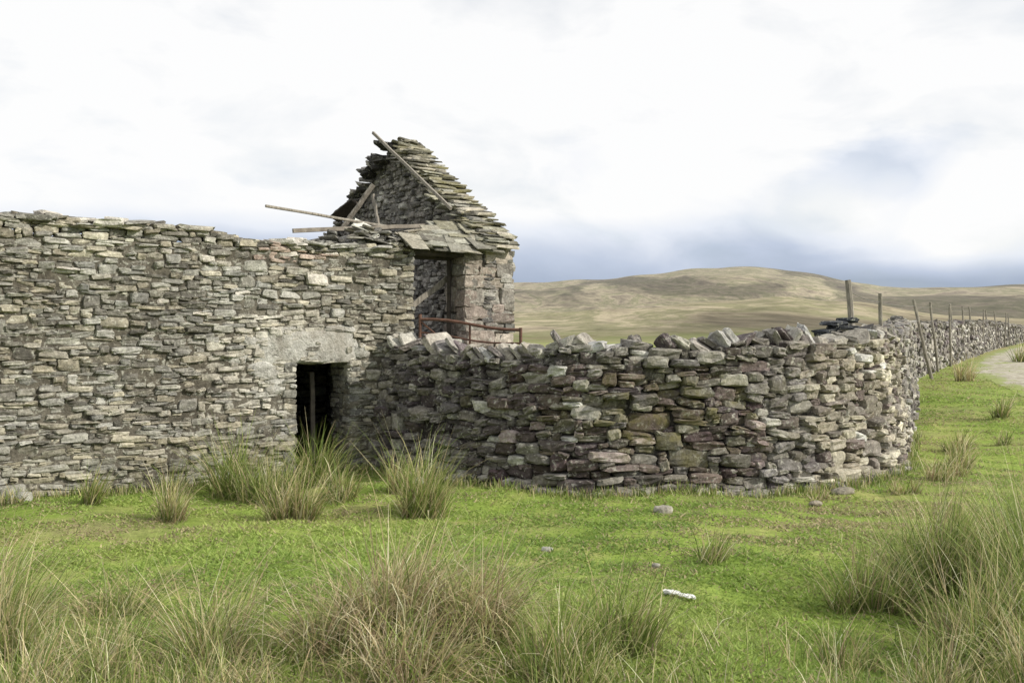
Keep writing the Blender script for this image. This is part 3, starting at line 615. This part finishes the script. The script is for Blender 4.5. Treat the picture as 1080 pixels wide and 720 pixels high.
for a in [(-.6, 5.1, .66, .36, 1600, .26, .44, .9, 1.4), (-.2, 5.05, .60, .32, 1200, .34, .4, .8, 1.3), (-.9, 4.9, .46, .28, 650, .36, .5, .9, 1.3), (-.5, 4.5, .46, .34, 850, .34, .46, .9, 1.3)]:
    tussock(*a, label="matted clump of brown and straw dead grass", mat_frac=.45)
for a in [(.2, 4.6, .52, .22, 560, .72, .22), (.52, 4.85, .52, .2, 500, .8, .15), (.3, 4.35, .36, .18, 240, .62, .33)]:
    tussock(*a, label="upright clump of dark green rushes")
for a in [(-2.55, 4.95, .6, .26, 480, .5, .46), (-1.95, 4.65, .4, .2, 240, .46, .5), (-1.5, 4.95, .62, .24, 480, .52, .43), (-2.3, 5.75, .46, .24, 300, .58, .38), (-1.25, 4.3, .34, .22, 260, .42, .5), (-2.1, 4.25, .4, .26, 320, .42, .5), (-3.05, 5.75, .54, .28, 400, .5, .46)]:
    tussock(*a, label="wispy pale clump of long moorland grass", lean=1.0, wide=.0027)
n = 44000; y = 3.7+R.rand(n)**1.6*4.4; x = R.uniform(-.58, .58, n)*y; f = fbm(x*1.3+4, y*1.3); f3_ = fbm(x*3.1, y*2.7+3)
wgt = np.clip(.75*sm((6.2-y)/1.5)*(1-.75*np.exp(-((x-1.25)/.5)**2))+.5*np.exp(-((x-3)/.9)**2-((y-6.5)/1.2)**2)+.2*(x < -1.2)*sm((7.2-y)/2)+.03, 0, 1)*np.clip(f3_*3-1.1, .04, 1)*np.clip(f*1.5, 0, 1)
k = (R.rand(n) < wgt); x, y = x[k], y[k]; n = len(x)
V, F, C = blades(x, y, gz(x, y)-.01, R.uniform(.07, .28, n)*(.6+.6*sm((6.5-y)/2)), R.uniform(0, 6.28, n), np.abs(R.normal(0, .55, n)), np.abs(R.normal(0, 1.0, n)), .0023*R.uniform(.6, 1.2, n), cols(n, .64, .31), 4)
o = make_mesh("long_grass", V, F, C, M_BLADE); o["kind"] = "stuff"; o["label"] = "long mixed green and straw grass"
n = 11000; xx = np.where(R.rand(n) < .4, R.uniform(-5.2, -1.6, n), R.uniform(-1.6, 6.2, n)); yb = np.interp(xx, bx, by); yy = yb-np.abs(R.normal(0, .14, n))-.02
f = fbm(xx*3, yy*3); k = R.rand(n) < f*1.1; xx, yy = xx[k], yy[k]; n = len(xx)
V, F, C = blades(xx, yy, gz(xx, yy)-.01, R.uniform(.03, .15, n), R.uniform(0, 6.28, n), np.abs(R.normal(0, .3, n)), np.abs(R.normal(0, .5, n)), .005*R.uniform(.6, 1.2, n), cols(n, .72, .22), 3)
o = make_mesh("wall_foot_grass", V, F, C, M_BLADE); o["kind"] = "stuff"; o["label"] = "rough grass fringe at foot of stone walls"
# ------------------------------------------------------------------ LIGHT + SKY
sun_dir = Vector((.86, -.26, .56)).normalized()
el = math.asin(sun_dir.z); azs = math.atan2(sun_dir.x, sun_dir.y)
sl_ = bpy.data.lights.new("sun", 'SUN'); sl_.energy = 4.5; sl_.angle = math.radians(1.2); sl_.color = (1, .94, .84)
so = link(bpy.data.objects.new("sun", sl_)); so.rotation_euler = (-sun_dir).to_track_quat('-Z', 'Y').to_euler(); so.location = (20, -10, 20)
w = bpy.data.worlds.new("World"); scene.world = w; w.use_nodes = True; nt = w.node_tree; nt.nodes.clear()
out = nt.nodes.new("ShaderNodeOutputWorld"); sky = nt.nodes.new("ShaderNodeTexSky"); sky.sky_type = 'NISHITA'; sky.sun_disc = False; sky.sun_elevation = el; sky.sun_rotation = azs
bg1 = nt.nodes.new("ShaderNodeBackground"); bg1.inputs[1].default_value = .12; nt.links.new(sky.outputs[0], bg1.inputs[0])
tc = nt.nodes.new("ShaderNodeTexCoord").outputs["Generated"]; sp = nt.nodes.new("ShaderNodeSeparateXYZ"); nt.links.new(tc, sp.inputs[0])
mp = nt.nodes.new("ShaderNodeMapping"); mp.inputs["Scale"].default_value = (1, 1, 2.2); mp.inputs["Location"].default_value = (.35, 0, .1); nt.links.new(tc, mp.inputs[0])
n1 = noise(nt, mp.outputs[0], 2.6, 6, .5, .3); n2 = noise(nt, mp.outputs[0], 6.5, 7, .52, .3)
zr = ramp(nt, sp.outputs[2], [(0.0, .0), (.05, .02), (.085, .26), (.12, .60), (.3, .88)])
s1 = math_n(nt, 'ADD', zr, math_n(nt, 'MULTIPLY', math_n(nt, 'SUBTRACT', n1, .5), .9))
s1 = math_n(nt, 'ADD', s1, math_n(nt, 'MULTIPLY', math_n(nt, 'SUBTRACT', n2, .5), .4))
def spot(d3, radius, amp, s_in, sz=1.6):
    sv = nt.nodes.new("ShaderNodeMapping"); sv.inputs["Scale"].default_value = (1, 1, sz); nt.links.new(tc, sv.inputs[0])
    ds_ = nt.nodes.new("ShaderNodeVectorMath"); ds_.operation = 'DISTANCE'; nt.links.new(sv.outputs[0], ds_.inputs[0]); v = Vector(d3).normalized(); ds_.inputs[1].default_value = (v.x, v.y, v.z*sz)
    dd = math_n(nt, 'ADD', ds_.outputs["Value"], math_n(nt, 'MULTIPLY', math_n(nt, 'SUBTRACT', n2, .5), .18))
    f_ = ramp(nt, math_n(nt, 'DIVIDE', dd, radius), [(.1, 1.0), (1.0, 0.0)])
    return math_n(nt, 'ADD', s_in, math_n(nt, 'MULTIPLY', f_, amp))
s1 = spot((.385, 1, .15), .10, -.38, s1); s1 = spot((.44, 1, .095), .14, .5, s1); s1 = spot((.33, 1, .12), .07, .2, s1); s1 = spot((.42, 1, .045), .16, -.3, s1, 5)
cl_ = ramp(nt, s1, [(0.0, (.38, .45, .58)), (.2, (.55, .62, .76)), (.42, (.83, .87, .95)), (.62, (1.0, 1.0, 1.0))])
bg2 = nt.nodes.new("ShaderNodeBackground"); nt.links.new(cl_, bg2.inputs[0]); bg2.inputs[1].default_value = 1.0
gap = ramp(nt, n2, [(.3, .25), (.5, .02)])
ms = nt.nodes.new("ShaderNodeMixShader"); nt.links.new(gap, ms.inputs[0]); nt.links.new(bg2.outputs[0], ms.inputs[1]); nt.links.new(bg1.outputs[0], ms.inputs[2]); nt.links.new(ms.outputs[0], out.inputs[0])
# ------------------------------------------------------------------ CAMERA
cd = bpy.data.cameras.new("camera"); cd.lens = 35; cd.sensor_width = 36; cd.clip_end = 12000; cd.clip_start = .05
co = link(bpy.data.objects.new("camera", cd)); co.location = (0, 0, 1.6); co.rotation_euler = (math.radians(90-.44), 0, 0); scene.camera = co
scene.view_settings.view_transform = 'Standard'; scene.view_settings.look = 'None'; scene.view_settings.exposure = 0
